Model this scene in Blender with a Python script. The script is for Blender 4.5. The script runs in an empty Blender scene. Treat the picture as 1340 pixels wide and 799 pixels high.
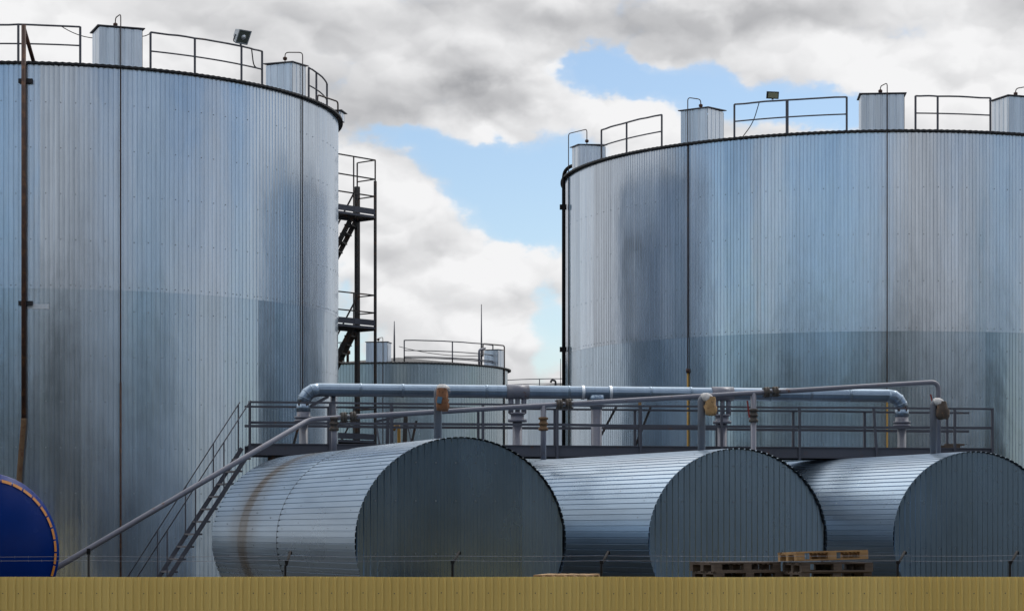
import bpy, math, random
from mathutils import Vector, Matrix
random.seed(7)
R_ = math.radians
C = bpy.context.scene.collection
F, CX, HY, EYE = 3000.0, 670.0, 695.0, 2.6     # focal length in photo pixels, principal column, horizon row, eye height

def P(px, py, D):
    return Vector(((px-CX)/F*D, D, EYE+(HY-py)/F*D))

# ------------------------------------------------------------------ mesh builder
class MB:
    def __init__(s): s.v=[]; s.f=[]; s.m=[]; s.sm=[]; s.uv=[]
    def face(s, idx, mi=0, smooth=False, uv=None):
        s.f.append(idx); s.m.append(mi); s.sm.append(smooth); s.uv.append(uv)
    def box(s, c, size, rot=None, mi=0):
        c=Vector(c); b=len(s.v); h=Vector(size)*.5
        for x in (-1,1):
            for y in (-1,1):
                for z in (-1,1):
                    p=Vector((x*h.x,y*h.y,z*h.z))
                    if rot is not None: p=rot@p
                    s.v.append(c+p)
        for q in ((0,1,3,2),(4,6,7,5),(0,4,5,1),(2,3,7,6),(0,2,6,4),(1,5,7,3)):
            s.face([b+i for i in q],mi)
    def bar(s, a, b_, w, h=None, mi=0, up=(0,0,1)):
        a=Vector(a); b_=Vector(b_); d=b_-a; L=d.length
        if L<1e-6: return
        z=d/L; u=Vector(up)
        if abs(z.dot(u))>.98: u=Vector((0,1,0))
        x=z.cross(u).normalized(); y=x.cross(z)
        s.box((a+b_)/2,(w,h if h else w,L),Matrix((x,y,z)).transposed(),mi)
    def tube(s, pts, r, n=10, mi=0, caps=True, closed=False):
        pts=[Vector(p) for p in pts]; rs=r if isinstance(r,(list,tuple)) else [r]*len(pts)
        b=len(s.v); m=len(pts); prev=None
        for i,p in enumerate(pts):
            if i==0: t=pts[1]-p
            elif i==m-1: t=p-pts[i-1]
            else: t=(pts[i+1]-p).normalized()+(p-pts[i-1]).normalized()
            t=t.normalized()
            if prev is None:
                u=Vector((0,0,1)) if abs(t.z)<.9 else Vector((0,1,0))
                x=t.cross(u).normalized()
            else:
                x=(prev-t*prev.dot(t)).normalized()
            prev=x; y=t.cross(x)
            for k in range(n):
                a=2*math.pi*k/n
                s.v.append(p+(x*math.cos(a)+y*math.sin(a))*rs[i])
        for i in range(m-1):
            for k in range(n):
                k2=(k+1)%n
                s.face([b+i*n+k,b+i*n+k2,b+(i+1)*n+k2,b+(i+1)*n+k],mi,True)
        if caps:
            s.face([b+k for k in range(n)][::-1],mi); s.face([b+(m-1)*n+k for k in range(n)],mi)
    def lathe(s, o, axis, prof, n=24, mi=0, smooth=True, sx=1.0):
        # prof: list of (radius, distance along axis)
        o=Vector(o); t=Vector(axis).normalized()
        u=Vector((0,0,1)) if abs(t.z)<.9 else Vector((0,1,0))
        x=t.cross(u).normalized(); y=x.cross(t)
        b=len(s.v)
        for r,d in prof:
            for k in range(n):
                a=2*math.pi*k/n
                s.v.append(o+t*d+x*(math.cos(a)*r*sx)+y*(math.sin(a)*r))
        for i in range(len(prof)-1):
            for k in range(n):
                k2=(k+1)%n
                s.face([b+i*n+k,b+i*n+k2,b+(i+1)*n+k2,b+(i+1)*n+k],mi,smooth)
        if prof[0][0]>1e-4: s.face([b+k for k in range(n)][::-1],mi)
        if prof[-1][0]>1e-4: s.face([b+(len(prof)-1)*n+k for k in range(n)],mi)
    def bolt(s, c, nrm, r=.02, h=.012, mi=0):
        c=Vector(c); nrm=Vector(nrm).normalized()
        s.lathe(c-nrm*.004,nrm,[(r,0),(r*.85,h)],6,mi,False)

OFF={}
def obj(name, mb, mats, parent=None):
    off=OFF.get(parent.name,Vector()) if parent else Vector()
    me=bpy.data.meshes.new(name)
    me.from_pydata([tuple(v-off) for v in mb.v],[],mb.f)
    if not isinstance(mats,(list,tuple)): mats=[mats]
    for m in mats: me.materials.append(m)
    me.polygons.foreach_set('material_index',mb.m)
    me.polygons.foreach_set('use_smooth',mb.sm)
    if any(u is not None for u in mb.uv):
        l=me.uv_layers.new(name='UVMap'); i=0
        for f,u in zip(mb.f,mb.uv):
            for k in range(len(f)):
                if u is not None: l.data[i].uv=u[k]
                i+=1
    me.update()
    o=bpy.data.objects.new(name,me); C.objects.link(o)
    if parent: o.parent=parent
    OFF[o.name]=off
    return o
def tag(o,label=None,cat=None,group=None,kind=None):
    if label: o['label']=label
    if cat: o['category']=cat
    if group: o['group']=group
    if kind: o['kind']=kind
    return o
def thing(name,label,cat,loc,group=None,local=False,rotz=0):
    o=bpy.data.objects.new(name,None); C.objects.link(o); o.location=Vector(loc)
    o.empty_display_size=.3
    if rotz: o.rotation_euler=(0,0,rotz)
    OFF[o.name]=Vector() if local else Vector(loc)
    return tag(o,label,cat,group)
def solo(name,mb,mats,label,cat,group=None):      # a thing that is one mesh, with its origin at its lowest middle
    n=len(mb.v); c=sum(mb.v,Vector())/n; c.z=min(v.z for v in mb.v)
    mb.v=[v-c for v in mb.v]
    o=obj(name,mb,mats); o.location=c
    return tag(o,label,cat,group)
def fillet(pts,r,n=6):
    pts=[Vector(p) for p in pts]; out=[pts[0]]
    for i in range(1,len(pts)-1):
        a,b,c=pts[i-1],pts[i],pts[i+1]
        d1=(a-b); d2=(c-b); rr=min(r,d1.length*.45,d2.length*.45)
        p1=b+d1.normalized()*rr; p2=b+d2.normalized()*rr
        for k in range(n+1):
            t=k/n; out.append(p1*(1-t)**2+b*2*t*(1-t)+p2*t*t)
    out.append(pts[-1]); return out
def sag(a,b,d,n=8):
    a=Vector(a); b=Vector(b)
    return [a.lerp(b,i/n)-Vector((0,0,d*4*(i/n)*(1-i/n))) for i in range(n+1)]

# ------------------------------------------------------------------ materials
def newmat(name):
    m=bpy.data.materials.new(name); m.use_nodes=True
    nt=m.node_tree; return m,nt,nt.nodes['Principled BSDF']
def nd(nt,t,**kw):
    n=nt.nodes.new(t)
    for k,v in kw.items(): setattr(n,k,v)
    return n
def setin(nt,sock,v):
    if isinstance(v,bpy.types.NodeSocket): nt.links.new(v,sock)
    else: sock.default_value=v
def mth(nt,op,a,b=0.0,c=0.0,clamp=False):
    n=nd(nt,'ShaderNodeMath',operation=op); n.use_clamp=clamp
    setin(nt,n.inputs[0],a); setin(nt,n.inputs[1],b); setin(nt,n.inputs[2],c); return n.outputs[0]
def mixc(nt,f,a,b,bt='MIX'):
    n=nd(nt,'ShaderNodeMix',data_type='RGBA',blend_type=bt)
    setin(nt,n.inputs[0],f); setin(nt,n.inputs[6],a); setin(nt,n.inputs[7],b); return n.outputs[2]
def noise(nt,vec,scale,detail=4,rough=.55,dim='3D'):
    n=nd(nt,'ShaderNodeTexNoise',noise_dimensions=dim)
    if vec is not None: nt.links.new(vec,n.inputs['Vector'])
    n.inputs['Scale'].default_value=scale; n.inputs['Detail'].default_value=detail; n.inputs['Roughness'].default_value=rough
    return n.outputs['Fac']
def mapping(nt,vec,scale):
    n=nd(nt,'ShaderNodeMapping'); nt.links.new(vec,n.inputs['Vector']); n.inputs['Scale'].default_value=scale; return n.outputs[0]
def ramp(nt,f,lo,hi,a=0.0,b=1.0):
    n=nd(nt,'ShaderNodeMapRange'); n.interpolation_type='SMOOTHSTEP'
    setin(nt,n.inputs[0],f); n.inputs[1].default_value=lo; n.inputs[2].default_value=hi
    n.inputs[3].default_value=a; n.inputs[4].default_value=b; return n.outputs[0]

def galv(name, col, rough=.38, sheet=1.05, metal=.9, streak=.22, stain=None, seed=0.0, wave=.012, tint=.12):
    """Weathered galvanised sheet; UV in metres: u across the sheets, v along the ribs."""
    m,nt,b=newmat(name)
    uv=nd(nt,'ShaderNodeUVMap').outputs[0]
    sep=nd(nt,'ShaderNodeSeparateXYZ'); nt.links.new(uv,sep.inputs[0])
    idx=mth(nt,'FLOOR',mth(nt,'ADD',mth(nt,'DIVIDE',sep.outputs[0],sheet),seed))
    wn=nd(nt,'ShaderNodeTexWhiteNoise',noise_dimensions='1D'); setin(nt,wn.inputs['W'],idx)
    sh=wn.outputs['Value']
    st=noise(nt,mapping(nt,uv,(5.0,.22,1)),1.0,5,.6)
    fine=noise(nt,mapping(nt,uv,(26,1.1,1)),1.0,3,.6)
    mot=noise(nt,mapping(nt,uv,(.55,.4,1)),1.0,4,.6)
    spang=noise(nt,uv,22,2,.5)
    k=mth(nt,'ADD',mth(nt,'MULTIPLY',mth(nt,'SUBTRACT',st,.5),streak*2.2),
         mth(nt,'MULTIPLY',mth(nt,'SUBTRACT',sh,.5),tint*1.4))
    k=mth(nt,'ADD',k,mth(nt,'MULTIPLY',mth(nt,'SUBTRACT',mot,.5),.28))
    k=mth(nt,'ADD',k,mth(nt,'MULTIPLY',mth(nt,'SUBTRACT',fine,.5),.22))
    k=mth(nt,'ADD',k,mth(nt,'MULTIPLY',mth(nt,'SUBTRACT',spang,.5),.10))
    val=mth(nt,'ADD',1.0,k)
    mul=nd(nt,'ShaderNodeVectorMath',operation='SCALE'); mul.inputs[0].default_value=col; setin(nt,mul.inputs['Scale'],val)
    base=mul.outputs[0]
    # pale chalky run-off lines
    pale=ramp(nt,noise(nt,mapping(nt,uv,(9.0,.12,1)),1.0,3,.5),.62,.74)
    base=mixc(nt,mth(nt,'MULTIPLY',pale,.35),base,(min(col[0]*1.35,1),min(col[1]*1.33,1),min(col[2]*1.3,1),1))
    if stain:
        t0,w,colr=stain
        wob=mth(nt,'MULTIPLY',mth(nt,'SUBTRACT',noise(nt,mapping(nt,uv,(1.3,2.0,1)),1.0,4,.6),.5),.22)
        d=mth(nt,'ABSOLUTE',mth(nt,'SUBTRACT',mth(nt,'ADD',sep.outputs[1],wob),t0))
        core=ramp(nt,d,w*.25,w,1,0); halo=ramp(nt,d,w*.4,w*2.4,.55,0)
        g=mth(nt,'MAXIMUM',mth(nt,'MULTIPLY',core,1.0),halo)
        g=mth(nt,'MULTIPLY',g,ramp(nt,noise(nt,mapping(nt,uv,(.9,9,1)),1.0,4,.6),.25,.6,.72,1))
        base=mixc(nt,g,base,colr)
        setin(nt,b.inputs['Metallic'],mth(nt,'MULTIPLY',mth(nt,'SUBTRACT',1.0,g),metal))
    else: b.inputs['Metallic'].default_value=metal
    nt.links.new(base,b.inputs['Base Color'])
    r=mth(nt,'ADD',rough,mth(nt,'MULTIPLY',mth(nt,'SUBTRACT',mot,.5),.16))
    r=mth(nt,'ADD',r,mth(nt,'MULTIPLY',mth(nt,'SUBTRACT',sh,.5),.08))
    nt.links.new(r,b.inputs['Roughness'])
    bp=nd(nt,'ShaderNodeBump'); bp.inputs['Strength'].default_value=1.0; bp.inputs['Distance'].default_value=wave
    h=mth(nt,'ADD',noise(nt,mapping(nt,uv,(1.6,.55,1)),1.0,2,.5),mth(nt,'MULTIPLY',mth(nt,'MULTIPLY',mth(nt,'FRACT',mth(nt,'ADD',mth(nt,'DIVIDE',sep.outputs[0],sheet),seed)),mth(nt,'SUBTRACT',sh,.5)),5.0*sheet))
    nt.links.new(h,bp.inputs['Height']); nt.links.new(bp.outputs[0],b.inputs['Normal'])
    return m

def paint(name,col,rough=.5,metal=0.0,var=.25,rust=0.0,scale=2.0,rustcol=(.10,.042,.018,1),spec=.5):
    m,nt,b=newmat(name)
    co=nd(nt,'ShaderNodeTexCoord').outputs['Object']
    n1=noise(nt,co,scale,6,.65); n2=noise(nt,co,scale*9,4,.6)
    k=mth(nt,'ADD',1.0-var,mth(nt,'MULTIPLY',mth(nt,'ADD',n1,mth(nt,'MULTIPLY',n2,.6)),var*1.25))
    mul=nd(nt,'ShaderNodeVectorMath',operation='SCALE'); mul.inputs[0].default_value=col[:3]; setin(nt,mul.inputs['Scale'],k)
    base=mul.outputs[0]
    if rust>0:
        g=ramp(nt,noise(nt,co,scale*1.7,8,.7),.62-rust*.3,.72-rust*.25)
        base=mixc(nt,mth(nt,'MULTIPLY',g,.85),base,rustcol)
    nt.links.new(base,b.inputs['Base Color'])
    nt.links.new(mth(nt,'ADD',rough-.1,mth(nt,'MULTIPLY',n1,.2)),b.inputs['Roughness'])
    b.inputs['Metallic'].default_value=metal; b.inputs['Specular IOR Level'].default_value=spec
    bp=nd(nt,'ShaderNodeBump'); bp.inputs['Strength'].default_value=.25; bp.inputs['Distance'].default_value=.004
    nt.links.new(n2,bp.inputs['Height']); nt.links.new(bp.outputs[0],b.inputs['Normal'])
    return m
def wood(name,c1,c2,scale=1.0):
    m,nt,b=newmat(name)
    co=nd(nt,'ShaderNodeTexCoord').outputs['Object']
    g=noise(nt,mapping(nt,co,(3*scale,3*scale,30*scale)),1.0,6,.65)
    g2=noise(nt,co,4.0*scale,4,.6)
    oi=nd(nt,'ShaderNodeObjectInfo').outputs['Random']
    f=mth(nt,'ADD',mth(nt,'MULTIPLY',g,.6),mth(nt,'MULTIPLY',g2,.5)); f=mth(nt,'ADD',f,mth(nt,'MULTIPLY',oi,.25))
    nt.links.new(mixc(nt,ramp(nt,f,.3,.95),c1,c2),b.inputs['Base Color']); b.inputs['Roughness'].default_value=.85
    bp=nd(nt,'ShaderNodeBump'); bp.inputs['Strength'].default_value=.5; bp.inputs['Distance'].default_value=.005
    nt.links.new(g,bp.inputs['Height']); nt.links.new(bp.outputs[0],b.inputs['Normal'])
    return m

GB=(.56,.63,.71)
M={}
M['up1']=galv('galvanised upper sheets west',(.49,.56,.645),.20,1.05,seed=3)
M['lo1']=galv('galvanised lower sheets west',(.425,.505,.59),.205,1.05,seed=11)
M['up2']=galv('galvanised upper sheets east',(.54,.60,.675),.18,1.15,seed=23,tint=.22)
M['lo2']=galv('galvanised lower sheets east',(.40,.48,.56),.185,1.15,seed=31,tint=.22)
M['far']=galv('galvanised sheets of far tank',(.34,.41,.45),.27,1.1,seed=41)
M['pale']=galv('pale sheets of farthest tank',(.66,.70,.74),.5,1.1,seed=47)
M['shell']=galv('galvanised shell',(.275,.36,.455),.30,1.1,seed=53,tint=.06,wave=.006)
M['shellS']=galv('galvanised shell with oil stain',(.275,.36,.455),.30,1.1,tint=.06,wave=.006,seed=59,stain=(7.0,.62,(.050,.033,.016,1)))
M['cap']=galv('grey green end sheets',(.17,.235,.305),.28,1.1,seed=61,metal=.95,streak=.07,wave=.004,tint=.06)
M['boxs']=galv('galvanised box sheets',(.60,.66,.73),.38,.6,seed=71,streak=.4)
M['clad']=galv('pipe cladding',(.20,.26,.33),.34,1.0,seed=83,wave=.006)
M['eave']=paint('dark roof eave',(.018,.019,.022),.7)
M['screw']=paint('screw heads',(.15,.17,.19),.5,.5)
M['steel']=paint('dark primed steel',(.030,.027,.026),.65,0,.4,.35,3)
M['rail']=paint('dark grey rail paint',(.075,.078,.095),.55,0,.3,.1,4)
M['walk']=paint('grey violet walkway paint',(.050,.054,.072),.5,0,.3,.08,1.5)
M['tread']=paint('worn tread steel',(.07,.07,.085),.55,0,.4,.1,6)
M['pipe']=paint('grey pipe paint',(.13,.136,.17),.42,.1,.3,.05,3)
M['pipelight']=paint('light grey pipe paint',(.11,.12,.145),.42,.1,.3,.12,3)
M['rust']=paint('rust brown pipe',(.050,.021,.013),.7,0,.5,.4,3,(.12,.05,.02,1))
M['rustlight']=paint('rusty orange scale',(.13,.075,.035),.8,0,.6,.4,5,(.09,.035,.015,1))
M['flange']=paint('rusty flange iron',(.065,.058,.052),.75,.2,.6,.3,14,(.10,.058,.03,1))
M['yellowpipe']=paint('yellow gas pipe',(.34,.19,.03),.55,0,.3,.15,6)
M['red']=paint('red handle',(.18,.015,.012),.5)
M['black']=paint('black rubber',(.012,.012,.013),.75,spec=.15)
M['thin']=paint('thin brown line pipe',(.060,.042,.040),.6,.2,.4,.3,3)
M['blue']=paint('glossy blue tank paint',(.0002,.016,.125),.26,0,.3,0,.8,spec=.08)
M['tape']=paint('orange reflective tape',(.50,.19,.022),.4,0,.4,0,9)
M['tapew']=paint('white reflective tape',(.55,.50,.46),.4,0,.3,0,9)
M['lampbody']=paint('grey lamp housing',(.36,.40,.44),.45,.3,.4,.1,8)
M['lampglass']=paint('dull lamp glass',(.10,.12,.11),.12,0,.2,0,5)
M['ledglass']=paint('yellow led panel',(.27,.275,.18),.3,0,.2,0,9)
M['wood']=wood('weathered pallet wood',(.022,.016,.013,1),(.105,.078,.06,1))
M['newwood']=wood('fresh pallet wood',(.11,.062,.026,1),(.36,.22,.098,1))
M['sack']=paint('stained orange sack',(.19,.085,.04),.85,0,.7,.35,9,(.07,.03,.015,1))
M['sacktan']=paint('stained tan sack',(.30,.19,.085),.8,0,.7,.3,8,(.10,.045,.02,1))
M['sackdark']=paint('charred brown sack',(.06,.045,.035),.85,0,.9,.3,9,(.16,.09,.05,1))
M['patch']=paint('blue printed patch',(.06,.14,.22),.7,0,.3,0,20)
M['white']=paint('pale cloth wrap',(.50,.49,.48),.8,0,.4,.15,9,(.2,.12,.07,1))
M['concrete']=paint('concrete plinth',(.26,.25,.235),.9,0,.3,0,2)
M['rusthole']=paint('exposed rusty hole',(.03,.014,.008),.9,0,.5,.3,15)  # dark rusty colour of the damaged openings at the elbows

def fence_mat():
    m,nt,b=newmat('ochre coated steel sheet')
    co=nd(nt,'ShaderNodeTexCoord').outputs['Object']
    n1=noise(nt,mapping(nt,co,(.7,1,.35)),1.0,6,.6); n2=noise(nt,mapping(nt,co,(14,1,.8)),1.0,4,.6)
    sep=nd(nt,'ShaderNodeSeparateXYZ'); nt.links.new(co,sep.inputs[0])
    wn=nd(nt,'ShaderNodeTexWhiteNoise',noise_dimensions='1D'); setin(nt,wn.inputs['W'],mth(nt,'FLOOR',mth(nt,'DIVIDE',sep.outputs[0],1.236)))
    f=mth(nt,'ADD',mth(nt,'MULTIPLY',n1,.5),mth(nt,'MULTIPLY',n2,.35)); f=mth(nt,'ADD',f,mth(nt,'MULTIPLY',wn.outputs['Value'],.15))
    nt.links.new(mixc(nt,ramp(nt,f,.25,.75),(.64,.455,.13,1),(.74,.55,.18,1)),b.inputs['Base Color'])
    b.inputs['Roughness'].default_value=.45
    return m
M['fence']=fence_mat()
def ground_mat():
    m,nt,b=newmat('gravel yard')
    co=nd(nt,'ShaderNodeTexCoord').outputs['Object']
    n1=noise(nt,co,.08,8,.6); n2=noise(nt,co,6,6,.7)
    nt.links.new(mixc(nt,ramp(nt,mth(nt,'ADD',mth(nt,'MULTIPLY',n1,.7),mth(nt,'MULTIPLY',n2,.3)),.35,.65),(.028,.030,.027,1),(.065,.064,.058,1)),b.inputs['Base Color'])
    b.inputs['Roughness'].default_value=.95
    bp=nd(nt,'ShaderNodeBump'); bp.inputs['Distance'].default_value=.03; nt.links.new(n2,bp.inputs['Height']); nt.links.new(bp.outputs[0],b.inputs['Normal'])
    return m
M['ground']=ground_mat()

# ------------------------------------------------------------------ ground
g=MB(); g.v=[Vector(p) for p in ((-4000,-4000,0),(4000,-4000,0),(4000,4000,0),(-4000,4000,0))]; g.face([0,1,2,3])
tag(obj('ground',g,M['ground']),'grey gravel yard under the tanks','ground',kind='structure')

# ------------------------------------------------------------------ big vertical tanks
RIBP=((0,1),(.70,1),(.76,0),(.93,0))           # rib profile over one pitch
class Tank:
    def __init__(s,Xc,Yc,R,zr,zs,pitch): s.c=Vector((Xc,Yc,0)); s.R=R; s.zr=zr; s.zs=zs; s.n=int(2*math.pi*R/pitch)
    def pt(s,phi,r,z): return Vector((s.c.x+r*math.sin(phi),s.c.y-r*math.cos(phi),z))   # phi 0 faces the camera side
    def nrm(s,phi): return Vector((math.sin(phi),-math.cos(phi),0))
    def phi(s,px,r=None):                       # angle whose near-side rim point stands in column px
        r=r or s.R; k=(px-CX)/F; best=None
        base=math.atan2(-s.c.x,s.c.y)
        lo,hi=base-1.42,base+1.42
        f=lambda a: s.pt(a,r,0).x-k*s.pt(a,r,0).y
        flo,fhi=f(lo),f(hi)
        if flo>0: return lo
        if fhi<0: return hi
        for _ in range(50):
            mid=(lo+hi)/2
            if f(mid)<0: lo=mid
            else: hi=mid
        return (lo+hi)/2
    def z(s,py,phi,r=None):                     # height seen at row py for a point at angle phi
        return EYE+(HY-py)/F*s.pt(phi,r or s.R,0).y

def ring_wall(mb,T,R,z0,z1,mi,h=.015,rows=1):
    N=T.n; b=len(mb.v); cols=N*len(RIBP); zz=[z0+(z1-z0)*i/rows for i in range(rows+1)]
    sarc=[]
    for i in range(N):
        for (fr,o) in RIBP:
            a=2*math.pi*(i+fr)/N; sarc.append((i+fr)/N*2*math.pi*R)
            for z in zz: mb.v.append(T.pt(a,R+o*h,z))
    q=rows+1
    for j in range(cols):
        j2=(j+1)%cols; u0=sarc[j]; u1=sarc[j2] if j2 else 2*math.pi*R
        for k in range(rows):
            mb.face([b+j*q+k,b+j2*q+k,b+j2*q+k+1,b+j*q+k+1],mi,False,[(u0,zz[k]),(u1,zz[k]),(u1,zz[k+1]),(u0,zz[k+1])])

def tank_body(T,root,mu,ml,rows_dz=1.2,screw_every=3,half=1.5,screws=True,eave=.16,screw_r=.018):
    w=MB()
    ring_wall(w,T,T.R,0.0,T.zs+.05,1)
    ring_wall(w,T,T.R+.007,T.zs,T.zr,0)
    if screws:
        base=math.atan2(-T.c.x,T.c.y)
        z=T.zs+.09; zs=[]
        while z<T.zr-.3: zs.append(z); z+=rows_dz
        z=T.zs-.55
        while z>1.8: zs.append(z); z-=rows_dz
        for zi,z in enumerate(zs):
            for i in range(0,T.n):
                if (i%screw_every) and not (abs(z-T.zs-.09)<.01 and i%2==0): continue
                a=2*math.pi*(i+.26)/T.n
                da=(a-base+math.pi)%(2*math.pi)-math.pi
                if abs(da)>half or random.random()<.12: continue
                w.bolt(T.pt(a,T.R+.013+(.007 if z>T.zs else 0),z+random.uniform(-.012,.012)),T.nrm(a),screw_r,.012,2)
    obj('wall',w,[mu,ml,M['screw']],root)
    # roof: corrugated sheet with an overhanging dark eave
    r=MB(); N=int(2*math.pi*T.R/.17)*2; b=0
    rings=[(.02,T.zr+.62,0),(T.R-.3,T.zr+.10,.3),(T.R+eave,T.zr+.035,1),(T.R+eave,T.zr-.015,1),(T.R-.02,T.zr-.012,0)]
    for (rad,z,wv) in rings:
        for k in range(N):
            a=2*math.pi*k/N
            r.v.append(T.pt(a,rad,z+(.008*wv if k%2 else -.008*wv)))
    for i in range(len(rings)-1):
        for k in range(N):
            k2=(k+1)%N; r.face([i*N+k,i*N+k2,(i+1)*N+k2,(i+1)*N+k],0)
    obj('roof',r,M['eave'],root)

def ribbed_panel(mb,o,ux,uz,nrm,w,h,pitch=.16,dep=.012,mi=0,uoff=0):
    """vertical-ribbed sheet; o is its lower start corner"""
    n=max(2,int(w/pitch)); xs=[]
    for i in range(n):
        for fr,oo in RIBP: xs.append(((i+fr)/n*w,oo*dep))
    xs.append((w,0)); b=len(mb.v)
    for x,d in xs:
        mb.v.append(o+ux*x+nrm*d); mb.v.append(o+ux*x+nrm*d+uz*h)
    for i in range(len(xs)-1):
        u0,u1=xs[i][0]+uoff,xs[i+1][0]+uoff
        mb.face([b+2*i,b+2*i+2,b+2*i+3,b+2*i+1],mi,False,[(u0,0),(u1,0),(u1,h),(u0,h)])

def roof_box(T,root,pxa,pxb,ytop,depth=.95,inset=.04,lidtilt=0.0,lidw=.07,name='roof_box'):
    pm=T.phi((pxa+pxb)/2,T.R); nr=T.nrm(pm); ux=Vector((math.cos(pm),math.sin(pm),0))
    fc=T.pt(pm,T.R-inset,0)
    wd=abs(pxb-pxa)/F*fc.y/max(.35,abs(ux.x-(nr.x*0)))
    # when the box is seen at an angle its side takes part of the width
    side=depth*abs(nr.x*1.0-0*nr.y)
    wd=max(.55,(abs(pxb-pxa)/F*fc.y-abs((-nr.x)-( -nr.y)*(fc.x/fc.y))*depth)/max(.3,abs(ux.x-ux.y*fc.x/fc.y)))
    zb=T.zr+.02; h=T.z(ytop,pm,T.R-inset)-zb
    ctr=fc-nr*(depth/2)
    mid=(pxa+pxb)/2; k=(mid-CX)/F             # slide along the rim so that the box is centred in its columns
    e=(ctr.x-k*ctr.y)/(ux.x-k*ux.y); fc=fc-ux*e
    mb=MB(); up=Vector((0,0,1))
    o=fc-ux*(wd/2); o.z=zb
    ribbed_panel(mb,o,ux,up,nr,wd,h,.2,.014)
    ribbed_panel(mb,o+ux*wd,-nr,up,ux,depth,h,.2,.014,uoff=2.3)
    ribbed_panel(mb,o+ux*wd-nr*depth,-ux,up,-nr,wd,h,.2,.014,uoff=4.1)
    ribbed_panel(mb,o-nr*depth,nr,up,-ux,depth,h,.2,.014,uoff=6.2)
    bx=obj(name,mb,M['boxs'],root)
    ld=MB(); c=fc-nr*(depth/2); c.z=zb+h+.035
    rot=Matrix((ux,nr,up)).transposed()@Matrix.Rotation(lidtilt,3,'X')
    ld.box(c,(wd+lidw*2,depth+lidw*2,.025),rot)
    obj('lid',ld,M['rail'],bx)
    return bx,fc,nr,ux,zb+h,depth,wd

def railing(T,root,pxs,hgt=1.05,inset=.3,mid=.55,phis=None,double=()):
    ph=phis or [T.phi(p,T.R-inset) for p in pxs]
    rt=MB(); rr=T.R-inset; z0=T.zr+.03
    def arc(a,b,z,n=5): return [T.pt(a+(b-a)*i/n,rr,z) for i in range(n+1)]
    line=[]
    for a,b in zip(ph[:-1],ph[1:]):
        line+=arc(a,b,z0+hgt)[:-1]
    line.append(T.pt(ph[-1],rr,z0+hgt))
    # rails bend as polygons between posts with slight unevenness
    for p in line: p.z+=random.uniform(-.008,.008)
    rt.tube(line,.027,6)
    ro=obj('railing',rt,M['rail'],root)
    md=MB(); line=[]
    for a,b in zip(ph[:-1],ph[1:]): line+=arc(a,b,z0+mid)[:-1]
    line.append(T.pt(ph[-1],rr,z0+mid)); md.tube(line,.022,6)
    obj('mid_rail',md,M['rail'],ro)
    for i,a in enumerate(ph):
        pm=MB(); p=T.pt(a,rr-.0,0); w=.085 if i in double else .055
        pm.bar((p.x,p.y,T.zr-.05),(p.x,p.y,z0+hgt),w,.05)
        obj('post',pm,M['rail'],ro)
    return ro

def riser(T,root,pts,r=.024,mat='thin',name='riser_pipe',brackets=()):
    mb=MB(); mb.tube(fillet(pts,.10,4),r,6)
    for (p,n) in brackets:
        mb.box(Vector(p)-Vector(n)*.04,(.09,.12,.05))
    return obj(name,mb,M[mat],root)
def knob(pt,root,mat='rust',r=.055):
    mb=MB(); p=Vector(pt); mb.lathe(p,(0,0,1),[(0.01,-r),(r,-r*.5),(r,r*.5),(.01,r)],10)
    return obj('valve',mb,M[mat],root)

# ---- left tank
T1=Tank(-13.4,68.19,8.19,EYE+(HY-83)/F*60,EYE+(HY-377)/F*60,.128)
t1=thing('storage_tank','large ribbed galvanised storage tank at the left with a rusty standpipe on its wall','storage tank',T1.c,'big galvanised storage tanks')
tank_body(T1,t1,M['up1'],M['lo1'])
railing(T1,t1,(-95,-40,24,105)); railing(T1,t1,(197,255,316,343)); 
railing(T1,t1,(404,417),phis=[T1.phi(404,T1.R-.3),T1.phi(414,T1.R-.3),T1.phi(414,T1.R-.3)+.22])
b1=roof_box(T1,t1,121,186,37)
b2=roof_box(T1,t1,348,400,79,depth=.9,lidtilt=R_(-2))
b3=roof_box(T1,t1,424,438,134,depth=.8)
def box_riser(T,root,px,ytop,bx,hook_px,zend,bottom_off=.05,colour='thin',low=None):
    a=T.phi(px,T.R+bottom_off); b_,fc,nr,ux,zt,dep,wd=bx
    ztop=T.z(ytop,a)
    p0=T.pt(a,T.R+bottom_off,zend); p1=T.pt(a,T.R+bottom_off,ztop)
    hp=fc-nr*(dep*.35); k=(hook_px-CX)/F
    e=(hp.x-k*hp.y)/(ux.x-k*ux.y); hp=hp-ux*e; 
    p2=Vector((hp.x,hp.y,ztop-.02)); p3=Vector((hp.x,hp.y,zt+.03))
    riser(T,root,[p0,p1,p2,p3],.015,colour)
    knob((hp.x,hp.y,zt+.16),root,'rust',.06)
    if low:
        mb=MB(); z2=T.z(low,a); mb.tube([T.pt(a,T.R+bottom_off,0.3),T.pt(a,T.R+bottom_off,z2)],.027,8)
        obj('lower_pipe',mb,M['yellowpipe' if colour!='thin1' else 'rust'],root)
        cl=MB(); cl.lathe(T.pt(a,T.R+bottom_off,z2),(0,0,1),[(.055,-.06),(.055,.06)],8); obj('coupling',cl,M['rust'],root)
box_riser(T1,t1,158,19,b1,151,.2)
mb=MB(); a=T1.phi(158,T1.R+.05); mb.tube([T1.pt(a,T1.R+.055,.2),T1.pt(a,T1.R+.055,T1.z(500,a))],.023,8); obj('lower_pipe',mb,M['rust'],t1)
box_riser(T1,t1,396,69,b2,373,.2)
a=T1.phi(440,T1.R+.05)
riser(T1,t1,[T1.pt(a,T1.R+.1,T1.zr-.1),T1.pt(a,T1.R+.1,T1.zr+.42),T1.pt(a-.12,T1.R-.3,T1.zr+.45),T1.pt(a-.12,T1.R-.3,T1.zr+.2)],.025)
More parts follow.
